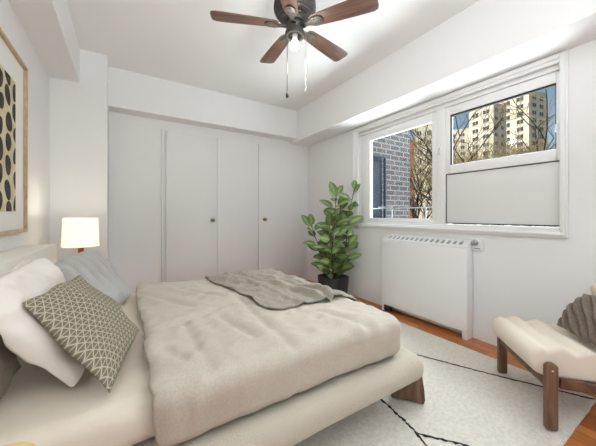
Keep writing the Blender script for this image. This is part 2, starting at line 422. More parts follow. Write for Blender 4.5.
building(469, 130, 9.4, 35, 7.5, 111, M_bldg, 'cream apartment block with dark windows standing left of the tallest block', grid((1.5, 5.6), 8, 3.1, 2.2, 1.5, 2.0) + grid((1.0, 4.6), 8, 3.1, 1.3, 1.4, 2.0, 1))
building(497, 165, 13.6, 33, 13, 101, M_bldg, 'tallest cream apartment block rising behind the bare trees', grid((3.2, 8.8), 9, 3.4, 2.6, 1.9, 2.2) + grid((2.4, 7.6), 9, 3.4, 2.6, 1.9, 2.2, 1))
building(448, 160, 10, 4, 8, 131, M_bldg, 'low cream apartment block at the left edge of the upper right pane', grid((1.5, 5.6), 5, 3.1, 1.6, 1.6))
building(414.5, 110, 8.4, 0, 7, 126, M_bldg, 'pale apartment block seen through the right of the left pane', grid((1.0, 4.2, 6.6), 9, 3.4, 1.3, 1.7))
building(403, 150, 6.6, 0, 7, 141, M_red, 'rust coloured block beside the brick wing', grid((2.6, 4.6), 8, 2.7, .9, 1.6, 1.2))

def tree(label, x, y, top, seed, lean=0, spread=.62, deep=7, first=.34, trunk=.20, rmin=.014, cap=6000, taper=(.54, .70)):
    R = random.Random(seed); root = empty('bare_tree', (x, y, GZ)); tag(root, label, 'tree', 'bare trees outside the window')
    bt, bb, tw = bmesh.new(), bmesh.new(), bmesh.new(); H = top-GZ
    queue = [(Vector((0, 0, 0)), Vector((lean, 0, 1)).normalized(), H*first, trunk, 0)]; cnt = 0
    while queue and cnt < cap:
        p, d, ln, r, lev = queue.pop(0); cnt += 1
        if lev > deep: continue
        pts = [p]; q = p.copy(); dd = d.copy()
        for k in range(3):
            dd = (dd + Vector((R.uniform(-.18, .18), R.uniform(-.18, .18), R.uniform(-.06, .12)))).normalized()
            q = q + dd*ln/3; pts.append(q.copy())
        rs = [r, r*.9, r*.8, r*.68]
        tube(bt if lev == 0 else (tw if lev >= deep-1 else bb), pts, rs, 7 if lev < 2 else (4 if lev < 4 else 3), caps=lev < 1)
        nb = 3 if lev in (0, 1, 2) or R.random() < .6 else 2
        for k in range(nb):
            ax = Vector((R.uniform(-1, 1), R.uniform(-1, 1), R.uniform(-.3, .5))).normalized()
            nd = (dd*(1-spread*.55) + ax*spread + Vector((0, 0, .10))).normalized()
            at = pts[3] if (k == 0 or lev == 0) else pts[R.choice((2, 3))]
            queue.append((at, nd, ln*R.uniform(.66, .86), max(r*R.uniform(*taper), rmin), lev+1))
    obj('trunk', fix(bt), M_bark, root); obj('branches', bb, M_bark, root); obj('twigs', tw, M_twig, root)
p = world(546, 14); tree('dark bare tree with spreading boughs before the tallest block', p.x, p.y, 9.5, 5, .0, .64, 7, .33, .26, .008, 7000, (.60, .76))
p = world(476, 30); tree('bare budding tree before the front cream block', p.x, p.y, 9.0, 11, -.03, .66, 8, .30, .17, .014, 9000)
p = world(508, 38); tree('bare budding tree between two cream blocks', p.x, p.y, 11.5, 23, .03, .66, 8, .30, .17, .016, 9000)
p = world(426, 19); tree('bare tree seen through the left pane before the pale block', p.x, p.y, 5.5, 31, .0, .66, 7, .32, .20, .010, 1100, (.58, .74))

# ------------------------------------------------------------------ radiator
rad = empty('radiator', (2.58, 1.71, 0)); tag(rad, 'white enclosed radiator with slotted top below the window', 'radiator')
rad.location = (0, 0, 0)
bm = bmesh.new(); RX = 2.525; RY0, RY1 = 1.245, 2.19
prof = [(XR-.004, .858), (XR-.004, .07), (RX+.004, .07), (RX, .075), (RX, .79), (RX+.003, .80), (RX+.012, .806)]
prism(bm, prof, RY0, RY1, 'y', bev=.006)
obj('cover', fix(bm), M_rad, rad, True, 25)
bm = bmesh.new()
tl = Vector((RX+.010, 0, .806)); tr = Vector((XR-.008, 0, .862)); dv = tr-tl
def onslope(t, y, up=0): return tl + dv*t + Vector((0, y, up))
def slab(bm, t0, t1, y0, y1, up0, up1, m=0):
    vs = [bm.verts.new(onslope(t, y, u)) for t in (t0, t1) for y in (y0, y1) for u in (up0, up1)]
    for f in [(0,1,3,2),(4,6,7,5),(0,4,5,1),(2,3,7,6),(0,2,6,4),(1,5,7,3)]:
        bm.faces.new([vs[i] for i in f]).material_index = m
slab(bm, -.02, .22, RY0+.004, RY1-.004, .002, .014); slab(bm, .80, 1, RY0+.004, RY1-.004, .002, .014)
ns = 15; wslot = (RY1-RY0-.10)/ns
slab(bm, .22, .80, RY0+.004, RY0+.05, .002, .014); slab(bm, .22, .80, RY1-.05, RY1-.004, .002, .014)
for k in range(ns+1):
    yc = RY0+.05 + k*wslot; slab(bm, .22, .80, yc-.011, yc+.011, .002, .014)
slab(bm, .22, .80, RY0+.05, RY1-.05, .002, .004, 1)
obj('grille', fix(bm), [M_rad, M_dark], rad, True, 25)
for y in (RY0+.004, RY1-.044):
    bm = bmesh.new(); box(bm, RX+.003, XR-.005, y, y+.04, 0, .072, .004); obj('foot', fix(bm), M_rad, rad, True, 30)
bm = bmesh.new(); tube(bm, [(RX+.06, RY0+.05, .045), (RX+.06, RY1-.05, .045)], .016, 10); obj('pipe', fix(bm), M_rad, rad)
bm = bmesh.new(); box(bm, RX-.012, RX+.03, 2.06, 2.145, .012, .075, .006)
tube(bm, [(RX-.012, 2.10, .05), (RX-.03, 2.10, .05)], .016, 12); obj('valve', fix(bm), M_iron, rad, True, 30)
tv = empty('thermostat_valve', (XR, 1.21, .845)); tag(tv, 'small white thermostat with chrome dial on the wall beside the radiator', 'thermostat')
bm = bmesh.new(); box(bm, -.022, 0, -.05, .05, -.055, .05, .005); obj('housing', fix(bm), M_win, tv, True, 30)
bm = bmesh.new(); lathe(bm, [(.005, 0), (.026, 0), (.026, .012), (.020, .018), (.020, .032), (.004, .034)], 24, M=Matrix.Translation((-.022, .01, .012)) @ Matrix.Rotation(-PI/2, 4, 'Y'))
obj('dial', fix(bm), M_chrome, tv, True, 40)
bm = bmesh.new(); box(bm, -.026, -.020, -.03, .02, -.044, -.034, .001); obj('scale_plate', fix(bm), M_dark, tv, False)

# ------------------------------------------------------------------ rug
bm = bmesh.new()
rx0, rx1, ry0, ry1 = .30, 2.385, .435, 2.66; nx, ny = 90, 96
g = [[bm.verts.new((rx0+(rx1-rx0)*i/nx + .003*N(0, j*.3, 1)*(i in (0, nx)), ry0+(ry1-ry0)*j/ny + .003*N(i*.3, 0, 4)*(j in (0, ny)),
      .014 + .0025*N(i*.5, j*.5, 0) if 0 < i < nx and 0 < j < ny else .006)) for j in range(ny+1)] for i in range(nx+1)]
for i in range(nx):
    for j in range(ny): bm.faces.new((g[i][j], g[i+1][j], g[i+1][j+1], g[i][j+1]))
bd = [g[i][0] for i in range(nx+1)] + [g[nx][j] for j in range(1, ny+1)] + [g[i][ny] for i in range(nx-1, -1, -1)] + [g[0][j] for j in range(ny-1, 0, -1)]
lowv = [bm.verts.new((v.co.x, v.co.y, .001)) for v in bd]
for k in range(len(bd)): bm.faces.new((bd[k], lowv[k], lowv[(k+1) % len(bd)], bd[(k+1) % len(bd)]))
bm.faces.new(lowv[::-1])
def rugline(pts, wd=.009):
    R = random.Random(len(pts)*7+int(pts[0][0]*100)); P = []
    for (a, b_) in zip(pts, pts[1:]):
        A, B = Vector(a), Vector(b_); m = max(2, int((B-A).length/.012))
        for k in range(m): P.append(A.lerp(B, k/m) + Vector((R.uniform(-1, 1)*.0035, R.uniform(-1, 1)*.0035)))
    P.append(Vector(pts[-1])); prev = None
    for k, q in enumerate(P):
        d = (P[min(k+1, len(P)-1)]-P[max(k-1, 0)]).normalized(); nn = Vector((-d.y, d.x)); hw = wd*R.uniform(.25, .85)
        if R.random() < .22: hw = .0006
        cur = [bm.verts.new((q.x-nn.x*hw, q.y-nn.y*hw, .0155)), bm.verts.new((q.x, q.y, .021)), bm.verts.new((q.x+nn.x*hw, q.y+nn.y*hw, .0155))]
        if prev:
            for s in (0, 1): bm.faces.new((prev[s], cur[s], cur[s+1], prev[s+1])).material_index = 1
        prev = cur
rugline([(1.72, 1.72), (1.88, 1.40), (2.10, .90), (2.335, .437)], .0085)
rugline([(1.30, 1.35), (1.278, 1.107), (1.235, .86), (1.17, .70), (1.10, .45)], .013)
rugline([(1.225, .845), (1.28, .77), (1.34, .70), (1.50, .45)], .013)
rug = tag(obj('rug', fix(bm), [M_rug, M_rugline]), 'cream wool rug with thin broken black lines under bed and chair', 'rug')

# ------------------------------------------------------------------ bed
bed = empty('bed', (.45, 1.78, 0)); bed.location = (0, 0, 0)
tag(bed, 'low upholstered bed with cream boucle base and wooden corner legs', 'bed')
RG = .021
bm = bmesh.new()
def basefn(p, d):
    # rounded plan corners at the foot and a slightly bulging side
    return p + Vector((0, 0, .004*N(p.x*6, p.y*6, 1)))
rbox(bm, -.428, 1.43, .905, 2.665, .175, .325, .07, .05, fn=basefn)
obj('base', fix(bm), M_boucle, bed)
bm = bmesh.new()
P_ = rrect(.82, 2.74, .05, .89, .13, 10); prism(bm, P_, -.592, -.432, 'x')
bmesh.ops.bevel(bm, geom=[e for e in bm.edges if abs(e.verts[0].co.x-e.verts[1].co.x) < 1e-6], offset=.07, segments=7, affect='EDGES', profile=.5)
obj('headboard', fix(bm), M_headb, bed)
def bedleg(cx, cy, rz, z0):
    bm = bmesh.new()
    poly = [(-.085, 0), (.088, 0), (.095, .02), (.09, .08), (.075, .19), (-.075, .19), (-.09, .08), (-.092, .02)]
    prism(bm, poly, -.03, .03, 'y', M=Matrix.Translation((cx, cy, z0)) @ Matrix.Rotation(rz, 4, 'Z'), bev=.006)
    obj('leg', fix(bm), M_walnut, bed, True, 35)
bedleg(1.41, 1.03, math.radians(-52), RG); bedleg(1.36, 2.54, math.radians(52), RG); bedleg(-.36, 1.03, math.radians(52), 0); bedleg(-.36, 2.54, math.radians(-52), 0)
# mattress in its fitted sheet
def sheetfn(p, d):
    k = .012*N(p.x*3.1+p.y*2, p.y*3.3, 2) + .006*abs(N(p.x*9-p.y*4, p.y*3+p.x*2, 5))
    return p + d*min(k, .012)
bm = bmesh.new(); rbox(bm, -.408, 1.235, 1.025, 2.545, .344, .482, .06, .03, fn=sheetfn)
mattress = tag(obj('mattress', fix(bm), M_sheet), 'mattress in a smooth cream fitted sheet on the bed base', 'mattress')

# duvet
def seg(p, a, b):
    ab = (b[0]-a[0], b[1]-a[1]); t = ((p.x-a[0])*ab[0]+(p.y-a[1])*ab[1])/(ab[0]**2+ab[1]**2); t = min(max(t, 0), 1)
    return math.hypot(p.x-a[0]-ab[0]*t, p.y-a[1]-ab[1]*t)
CREASE = [((.264, 1.52), (.257, 1.0), .020), ((.64, 1.80), (.60, .95), .020), ((.447, 1.52), (.51, 1.17), .018), ((.17, 1.50), (.47, 1.63), .018), ((.12, 2.2), (.36, 1.75), .022), ((.95, 1.35), (1.02, 1.0), .020), ((.40, 2.2), (.56, 1.85), .02), ((.13, 1.25), (.22, 1.05), .018)]
def duvetfn(p, d):
    top = max(0, d.z)
    k = .016*N(p.x*2.0+1.3, p.y*1.7, p.z*1.5) + .010*N(p.x*5+p.y*2, p.y*3.5-p.x, p.z*3+4)
    k += .007*(1-2*abs(N(p.x*7+p.y*4, p.y*6-p.x*5, p.z*5))) + .005*(1-2.5*abs(N(p.x*5-p.y*13, p.y*4+p.x*9, p.z*4+9)))
    for a, b_, wd in CREASE: sg_ = seg(p, a, b_); k += -.011*math.exp(-(sg_/wd)**2) + .005*math.exp(-((sg_-2.6*wd)/(1.6*wd))**2)
    low = min(1, max(0, (p.z-.335)/.13)); k *= .25+.75*low; k -= .018*top*min(1, max(0, (p.y-1.7)/.6))
    e = (p.x-.065); k += .010*math.exp(-(e/.10)**2)*top
    q = p + d*max(k, -.026)
    if e < .25: q.x += (.018*N(p.y*2.2, 3, p.z*2) + .008*N(p.y*7, 1, 0))*(1-e/.25)
    q.z = max(q.z, .334)
    return q
bm = bmesh.new(); rbox(bm, .065, 1.292, .962, 2.602, .336, .540, .055, .0125, skip=('-z', '-x'), fn=duvetfn)
bmesh.ops.remove_doubles(bm, verts=bm.verts[:], dist=.0004)
# tuck the open head edge down onto the sheet
for v in [v for v in bm.verts if v.is_boundary and v.co.x < .2]:
    pass
duvet = tag(obj('duvet', fix(bm), M_duvet), 'oatmeal linen duvet spread over the foot half of the bed', 'duvet')
dtree = BVHTree.FromObject(duvet, bpy.context.evaluated_depsgraph_get())
md = duvet.modifiers.new('thick', 'SOLIDIFY'); md.thickness = .018; md.offset = -1
def dz(x, y):
    h = dtree.ray_cast(Vector((x, y, 1.5)), Vector((0, 0, -1)))
    return h[0].z if h[0] else None
# throw
def drape(a, b):
    """point on the duvet surface; a beyond the foot and b beyond the far side hang down"""
    ex, ey = 1.285, 2.585
    xa = min(a, ex); yb = min(b, ey); z = dz(min(xa, 1.27), min(yb, 2.575)) or .55
    da = max(0, a-ex); db = max(0, b-ey); 
    z2 = dz(min(xa, 1.22), min(yb, 2.53)) or .55
    if da or db: z = min(z, z2) - max(da, db)
    return Vector((xa + (.03 if da > .03 else da), yb + (.03 if db > .03 else db), z))
bm = bmesh.new(); na, nb = 60, 84
c00, c10, c01, c11 = Vector((.615, 2.66)), Vector((1.36, 2.72)), Vector((.70, 1.43)), Vector((1.345, 1.37))
gg = []
for i in range(na+1):
    row = []
    for j in range(nb+1):
        u_, v_ = i/na, j/nb
        p = (c00.lerp(c10, u_)).lerp(c01.lerp(c11, u_), v_)
        p += Vector((.020*N(v_*5, u_*2, 3), .035*N(u_*6, v_*2, 8)))
        q = drape(p.x, p.y)
        f_ = lambda c_, wd: max(0, 1-abs(u_-c_)/wd)**1.2
        ridge = .026*max(0, N(p.x*7+p.y*3.0, p.y*3-p.x*3, 2.2)) + .016*max(0, N(p.x*16-p.y*7, p.y*8+p.x*3, 5))
        wv_ = .05*N(v_*4, 0, 0)
        ridge += .034*f_(.48+.22*(v_-.5)+wv_, .07)*(.25+.75*v_) + .030*f_(.80-.16*(v_-.5)+wv_, .06)*(.2+.8*v_) + .018*f_(.25+.12*v_-wv_, .05) + .022*f_(.64+.3*(v_-.5), .045)*v_ + .016*f_(.97, .05)*v_
        q.z += .006 + ridge
        if p.x > 1.25: q.x += .012 + .4*ridge
        row.append(bm.verts.new(q))
    gg.append(row)
for i in range(na):
    for j in range(nb): bm.faces.new((gg[i][j], gg[i][j+1], gg[i+1][j+1], gg[i+1][j]))
th = tag(obj('throw_blanket', fix(bm), M_throw), 'rumpled grey taupe throw blanket across the foot of the bed', 'blanket')
md = th.modifiers.new('thick', 'SOLIDIFY'); md.thickness = .007; md.offset = 1

# pillows
def pillow(name, bl, br_, tl_, tr_, T, m, label, cat, seed=0, n=34, bow=.05, wrinkle=.010, ridges=None, group=None, p=2.6, ex=.55, rc=.06, uvflip=False, flat_back=.8, clampz=None):
    """cushion spanned by four corners (bottom-left, bottom-right, top-left, top-right), seen from its front"""
    bl, br_, tl_, tr_ = map(Vector, (bl, br_, tl_, tr_))
    nrm = (br_-bl).cross(tl_-bl).normalized(); bm = bmesh.new(); uvl = bm.loops.layers.uv.new('UVMap')
    cen = (bl+br_+tl_+tr_)/4
    sheets = []; uvof = {}
    for s in (1, -1):
        gr = []
        for i in range(n+1):
            row = []
            for j in range(n+1):
                if s == -1 and (i in (0, n) or j in (0, n)): row.append(sheets[0][i][j]); continue
                # denser near the edge
                u_ = .5-.5*math.cos(PI*i/n)*(1) ; v_ = .5-.5*math.cos(PI*j/n)
                a, b_ = 2*u_-1, 2*v_-1
                cr_ = 1-rc*abs(a*b_)**4; ub = .5+.5*a*(1-bow*(1-b_*b_))*cr_; vb = .5+.5*b_*(1-bow*(1-a*a))*cr_
                q = bl.lerp(br_, ub).lerp(tl_.lerp(tr_, ub), vb)
                prof = ((1-abs(a)**p)*(1-abs(b_)**p))**ex
                t = T*prof*(1 if s == 1 else flat_back)
                wr = wrinkle*prof**.4*(N(u_*4+seed, v_*4, seed*1.7) + .6*(1-2*abs(N(u_*7+seed, v_*5, seed+9))))
                if ridges: wr += ridges(u_, v_)*prof**.5
                q = q + nrm*s*(t + max(wr, -.6*t))
                q += Vector((N(seed, u_*3, v_*3), N(seed+4, u_*3, v_*3), N(seed+8, u_*3, v_*3)))*.012
                if clampz is not None: q.z = max(q.z, clampz)
                vv = bm.verts.new(q); row.append(vv); uvof[vv] = (u_, v_)
            gr.append(row)
        sheets.append(gr)
    for s, gr in zip((1, -1), sheets):
        for i in range(n):
            for j in range(n):
                q = [gr[i][j], gr[i+1][j], gr[i+1][j+1], gr[i][j+1]]
                if s == -1: q.reverse()
                f = bm.faces.new(q)
                for lp in f.loops: lp[uvl].uv = uvof[lp.vert]
    o = obj(name, fix(bm), m)
    if label: tag(o, label, cat, group)
    return o
M_pat = mat('patterned cushion', srgb(128, 121, 104), .9, spec=.1)
n, l, b = nodes(M_pat)
uvn = n.new('ShaderNodeUVMap'); sep = n.new('ShaderNodeSeparateXYZ'); l.new(uvn.outputs[0], sep.inputs[0])
def mth(op, a, b_=None):
    x = n.new('ShaderNodeMath'); x.operation = op
    for i, q in enumerate((a, b_)):
        if q is None: continue
        if isinstance(q, (int, float)): x.inputs[i].default_value = q
        else: l.new(q, x.inputs[i])
    return x.outputs[0]
nz = n.new('ShaderNodeTexNoise'); nz.inputs['Scale'].default_value = 30; l.new(uvn.outputs[0], nz.inputs['Vector'])
jit = mth('MULTIPLY', mth('SUBTRACT', nz.outputs[0], .5), .10)
total = None
for (kx, ky) in ((0, 22), (13.5, 11), (13.5, -11)):
    s_ = mth('ADD', mth('ADD', mth('MULTIPLY', sep.outputs[0], kx), mth('MULTIPLY', sep.outputs[1], ky)), jit)
    ln = mth('LESS_THAN', mth('ABSOLUTE', mth('SUBTRACT', mth('FRACT', mth('ADD', s_, 20.5 if kx == 0 else 20.0)), .5)), .072)
    total = ln if total is None else mth('MAXIMUM', total, ln)
mxp = n.new('ShaderNodeMix'); mxp.data_type = 'RGBA'; l.new(total, mxp.inputs[0])
mxp.inputs[6].default_value = (*srgb(124, 118, 102), 1); mxp.inputs[7].default_value = (*srgb(188, 181, 160), 1)
l.new(mxp.outputs[2], b.inputs['Base Color']); noise_bump(M_pat, 260, .25, .002)

# rear white pillow, against the headboard
pillow('pillow', (-.375, 1.56, .497), (-.375, 1.86, .497), (-.40, 1.54, .88), (-.395, 1.86, .895), .026, M_pillow, 'white pillow upright against the headboard behind another', 'pillow', 2, flat_back=.5, group='white pillows', clampz=.496)
# front white pillow
pillow('pillow', (-.14, 1.21, .497), (-.20, 1.82, .497), (-.405, 1.17, .86), (-.335, 1.74, .905), .062, M_pillow, 'plump white pillow directly behind the patterned cushion', 'pillow', 5, flat_back=.25, wrinkle=.026, group='white pillows', clampz=.496, bow=.02, p=3.0, ex=.48, rc=.05, n=50)
# grey pillow
gp = pillow('pillow', (-.17, 1.92, .497), (.045, 2.32, .497), (-.385, 2.10, .805), (-.20, 2.50, .85), .085, M_grey, 'pale grey gathered pillow beside the lamp end of the bed', 'pillow', 8, flat_back=.30, n=110,
            ridges=lambda u_, v_: -.045*(1-abs(math.sin(u_*21+4*v_+.5*math.sin(v_*6))))**2*min(1, max(0, (v_-.1)*2))*(.45+.55*abs(math.sin(u_*9+1)))+.006, wrinkle=.006, clampz=.496, bow=.0, p=3.4, ex=.45, rc=.08)
bm = bmesh.new(); tube(bm, [gp.data.vertices[j].co.copy() for j in range(12, 104, 4)], .009, 8)
tm = obj('trim', fix(bm), M_navy, gp); tm['label'] = 'dark navy edge trim'
# patterned cushion
pillow('cushion', (-.04, 1.065, .53), (.06, 1.54, .54), (-.285, 1.245, .812), (-.185, 1.67, .815), .052, M_pat, 'taupe square cushion with pale triangle line pattern', 'cushion', 12, bow=.03, wrinkle=.004, flat_back=.6, clampz=.496, rc=.0)
# brown cushion
pillow('cushion', (-.335, 1.00, .497), (-.34, 1.50, .497), (-.40, 1.00, .82), (-.405, 1.46, .80), .022, M_taupe, 'plain taupe cushion against the headboard, nearest the camera', 'cushion', 15, flat_back=.3, wrinkle=.003, clampz=.496)

# ------------------------------------------------------------------ nightstands and lamp
ns1 = empty('nightstand', (-.35, 2.98, 0)); tag(ns1, 'small oak nightstand in the corner carrying the lamp', 'nightstand')
bm = bmesh.new(); rbox(bm, -.215, .215, -.20, .20, .46, .50, .018, .1); obj('top', fix(bm), M_honey, ns1)
bm = bmesh.new(); box(bm, -.195, .195, -.18, .18, .16, .46, .006); obj('body', fix(bm), M_honey, ns1, True, 30)
bm = bmesh.new(); box(bm, .195, .209, -.172, .172, .20, .44, .004); dr = obj('drawer', fix(bm), M_honey, ns1, True, 30)
bm = bmesh.new(); lathe(bm, [(.003, 0), (.008, 0), (.008, .015), (.014, .02), (.003, .026)], 16, M=Matrix.Translation((.209, 0, .32)) @ Matrix.Rotation(PI/2, 4, 'Y')); obj('knob', fix(bm), M_brass, dr)
for sx_ in (-1, 1):
    for sy_ in (-1, 1):
        bm = bmesh.new(); tube(bm, [(sx_*.17, sy_*.155, 0), (sx_*.16, sy_*.145, .17)], [.014, .02], 12); obj('leg', fix(bm), M_honey, ns1)
ns2 = empty('nightstand', (-.367, .606, 0)); tag(ns2, 'honey oak nightstand with rounded rim at the near side of the bed', 'nightstand')
bm = bmesh.new()
prism(bm, rrect(-.205, .205, -.20, .20, .05), .575, .60, 'z', bev=.003); obj('top', fix(bm), M_honey, ns2, True, 35)
bm = bmesh.new()
po, pi_ = rrect(-.215, .215, -.21, .21, .06), rrect(-.203, .203, -.198, .198, .048)
lo_o = [bm.verts.new((x, y, .565)) for x, y in po]; hi_o = [bm.verts.new((x, y, .617)) for x, y in po]
hi_i = [bm.verts.new((x, y, .617)) for x, y in pi_]; lo_i = [bm.verts.new((x, y, .565)) for x, y in pi_]
for k in range(len(po)):
    k2 = (k+1) % len(po)
    for A, B in ((lo_o, hi_o), (hi_o, hi_i), (hi_i, lo_i), (lo_i, lo_o)): bm.faces.new((A[k], A[k2], B[k2], B[k]))
obj('rim', fix(bm), M_honeyrim, ns2, True, 35)
for sx_ in (-1, 1):
    for sy_ in (-1, 1):
        bm = bmesh.new(); tube(bm, [(sx_*.17, sy_*.165, 0), (sx_*.155, sy_*.15, .576)], [.013, .02], 12); obj('leg', fix(bm), M_honey, ns2)
bm = bmesh.new(); prism(bm, rrect(-.15, .15, -.145, .145, .02), .22, .24, 'z'); obj('shelf', fix(bm), M_honey, ns2, True, 35)

lamp = empty('table_lamp', (-.315, 2.95, .501)); tag(lamp, 'lit table lamp with white drum shade and copper stem', 'lamp')
bm = bmesh.new(); lathe(bm, [(.004, 0), (.075, 0), (.075, .012), (.03, .02), (.02, .03), (.004, .031)], 32); obj('base', fix(bm), M_copper, lamp, True, 40)
bm = bmesh.new(); lathe(bm, [(.012, .028), (.014, .12), (.020, .24), (.020, .345), (.012, .35), (.012, .40)], 20); obj('stem', fix(bm), M_copper, lamp, True, 40)
bm = bmesh.new(); lathe(bm, [(.128, .335), (.119, .572), (.115, .572), (.124, .335), (.128, .335)], 48, close=False)
for k in range(3):
    a = k*2*PI/3; tube(bm, [(.01*math.cos(a), .01*math.sin(a), .545), (.117*math.cos(a), .117*math.sin(a), .565)], .002, 6)
obj('lamp_shade', fix(bm), M_shade, lamp, True, 40)
bm = bmesh.new(); lathe(bm, [(.004, .40), (.013, .40), (.016, .425), (.03, .46), (.03, .485), (.018, .508), (.003, .514)], 20); obj('bulb', fix(bm), M_bulb, lamp)
d = bpy.data.lights.new('table_lamp_light', 'POINT'); d.energy = 1.8; d.color = (1, .95, .88); d.shadow_soft_size = .04
o = bpy.data.objects.new('table_lamp_light', d); C.objects.link(o); o.location = (-.315, 2.95, 1.05)

# ------------------------------------------------------------------ picture
pic = empty('framed_picture', (XL, 2.055, 1.55)); tag(pic, 'large oak framed abstract print of dark pebble shapes on the wall', 'picture')
HY, HZ = .555, .565
bm = bmesh.new()
for (y0, y1, z0, z1) in ((-HY, -HY+.022, -HZ, HZ), (HY-.022, HY, -HZ, HZ), (-HY+.022, HY-.022, -HZ, -HZ+.022), (-HY+.022, HY-.022, HZ-.022, HZ)):
    box(bm, .002, .032, y0, y1, z0, z1, .002)
obj('frame', fix(bm), M_oak, pic, True, 30)
bm = bmesh.new(); box(bm, .004, .014, -HY+.022, HY-.022, -HZ+.022, HZ-.022); obj('mount', fix(bm), M_mat, pic, False)
bm = bmesh.new(); PY0, PY1, PZ0, PZ1 = -.27, .36, -.43, .385
box(bm, .014, .017, PY0, PY1, PZ0, PZ1)
R = random.Random(4)
rows, cols = 6, 5; ch, cw = (PZ1-PZ0)/rows, (PY1-PY0)/cols
def clip(poly, y0, y1, z0, z1):
    for ax, lim, sg in ((0, y0, 1), (0, y1, -1), (1, z0, 1), (1, z1, -1)):
        out = []
        for A, B in zip(poly, poly[1:]+poly[:1]):
            ia, ib = (A[ax]-lim)*sg >= 0, (B[ax]-lim)*sg >= 0
            if ia: out.append(A)
            if ia != ib:
                t = (lim-A[ax])/(B[ax]-A[ax]); out.append((A[0]+(B[0]-A[0])*t, A[1]+(B[1]-A[1])*t))
        poly = out
        if len(poly) < 3: return []
    return poly
for cidx in range(cols+1):
    for ridx in range(rows+1):
        cy = PY0 + cidx*cw + R.uniform(-.012, .012); cz = PZ0 + (ridx+(.5 if cidx % 2 else .0))*ch + R.uniform(-.012, .012)
        ra, rb, ro = R.uniform(.040, .050), R.uniform(.050, .062), R.uniform(-.7, .7)
        po = []
        for k in range(28):
            a = 2*PI*k/28; q = 1+.08*math.sin(2*a+cidx+ridx)+.05*math.sin(3*a+ridx)
            y, z = ra*q*math.cos(a), rb*q*math.sin(a); po.append((cy+y*math.cos(ro)-z*math.sin(ro), cz+y*math.sin(ro)+z*math.cos(ro)))
        po = clip(po, PY0+.002, PY1-.002, PZ0+.002, PZ1-.002)
        if po: prism(bm, po, .017, .0178, 'x', mat=1)
obj('print', fix(bm), [M_print, M_ink], pic, False)

# ------------------------------------------------------------------ ceiling fan
FX, FY = .979, 1.595
fan = empty('ceiling_fan', (FX, FY, 0)); tag(fan, 'dark bronze ceiling fan with five reddish wood blades and bulb', 'ceiling fan')
BZ = 2.382
bm = bmesh.new(); lathe(bm, [(.004, HC), (.075, HC), (.078, HC-.02), (.06, HC-.055), (.02, HC-.065), (.004, HC-.066)], 32); obj('canopy', fix(bm), M_bronze, fan, True, 40)
bm = bmesh.new(); lathe(bm, [(.016, HC-.06), (.016, 2.60)], 16); obj('downrod', fix(bm), M_bronze, fan, True, 40)
prof = [(.02, 2.625), (.05, 2.62), (.095, 2.60), (.128, 2.565), (.142, 2.53), (.144, 2.50)]
for k in range(6):
    z = 2.495-k*.011; r = .143-.0032*k*k*.55; prof += [(r, z), (r-.005, z-.003), (r-.005, z-.008)]
prof += [(.10, 2.422), (.075, 2.415), (.07, 2.40), (.004, 2.40)]
bm = bmesh.new(); lathe(bm, prof, 40); obj('motor_housing', fix(bm), M_bronze, fan, True, 40)
bm = bmesh.new(); lathe(bm, [(.004, 2.40), (.058, 2.40), (.060, 2.385), (.052, 2.375), (.052, 2.352), (.064, 2.345), (.067, 2.325), (.062, 2.312), (.046, 2.316), (.04, 2.338), (.004, 2.338)], 32); obj('switch_housing', fix(bm), M_bronze, fan, True, 40)
bm = bmesh.new(); lathe(bm, [(.004, 2.342), (.02, 2.342), (.019, 2.315), (.017, 2.296), (.004, 2.295)], 20); so = obj('bulb_socket', fix(bm), M_socket, fan, True, 40)
bm = bmesh.new(); lathe(bm, [(.014, 2.298), (.018, 2.288), (.029, 2.272), (.0325, 2.256), (.029, 2.238), (.018, 2.226), (.003, 2.222)], 24); obj('bulb', fix(bm), M_bulb, fan)
phi0 = math.radians(13.1)
for k in range(5):
    a = phi0 + k*2*PI/5
    Mr = Matrix.Translation((0, 0, BZ)) @ Matrix.Rotation(math.radians(2.1), 4, 'X') @ Matrix.Rotation(a, 4, 'Z') @ Matrix.Rotation(math.radians(-10), 4, 'X')
    bm = bmesh.new()
    pts = [(.112, -.030), (.135, -.046), (.30, -.057), (.45, -.064), (.525, -.066), (.545, -.055), (.552, -.03), (.552, .03), (.545, .055), (.525, .066), (.45, .064), (.30, .057), (.135, .046), (.112, .030)]
    prism(bm, pts, 0, .007, 'z', bev=.002)
    bl_ = obj('blade', fix(bm), M_blade, fan, True, 35); bl_.matrix_local = Mr
    bm = bmesh.new()
    hub = [(.05, -.016), (.105, -.014), (.118, -.024), (.14, -.034), (.175, -.034), (.196, -.022), (.203, 0), (.196, .022), (.175, .034), (.14, .034), (.118, .024), (.105, .014), (.05, .016)]
    prism(bm, hub, -.010, -.0005, 'z', bev=.003)
    for (x, y) in ((.145, -.018), (.145, .018), (.185, 0)): lathe(bm, [(.006, -.013), (.006, -.008)], 10, M=Matrix.Translation((x, y, 0)))
    obj('blade_bracket', fix(bm), M_bronze, bl_, True, 35)
rdir = Vector((math.cos(TH), -math.sin(TH)))
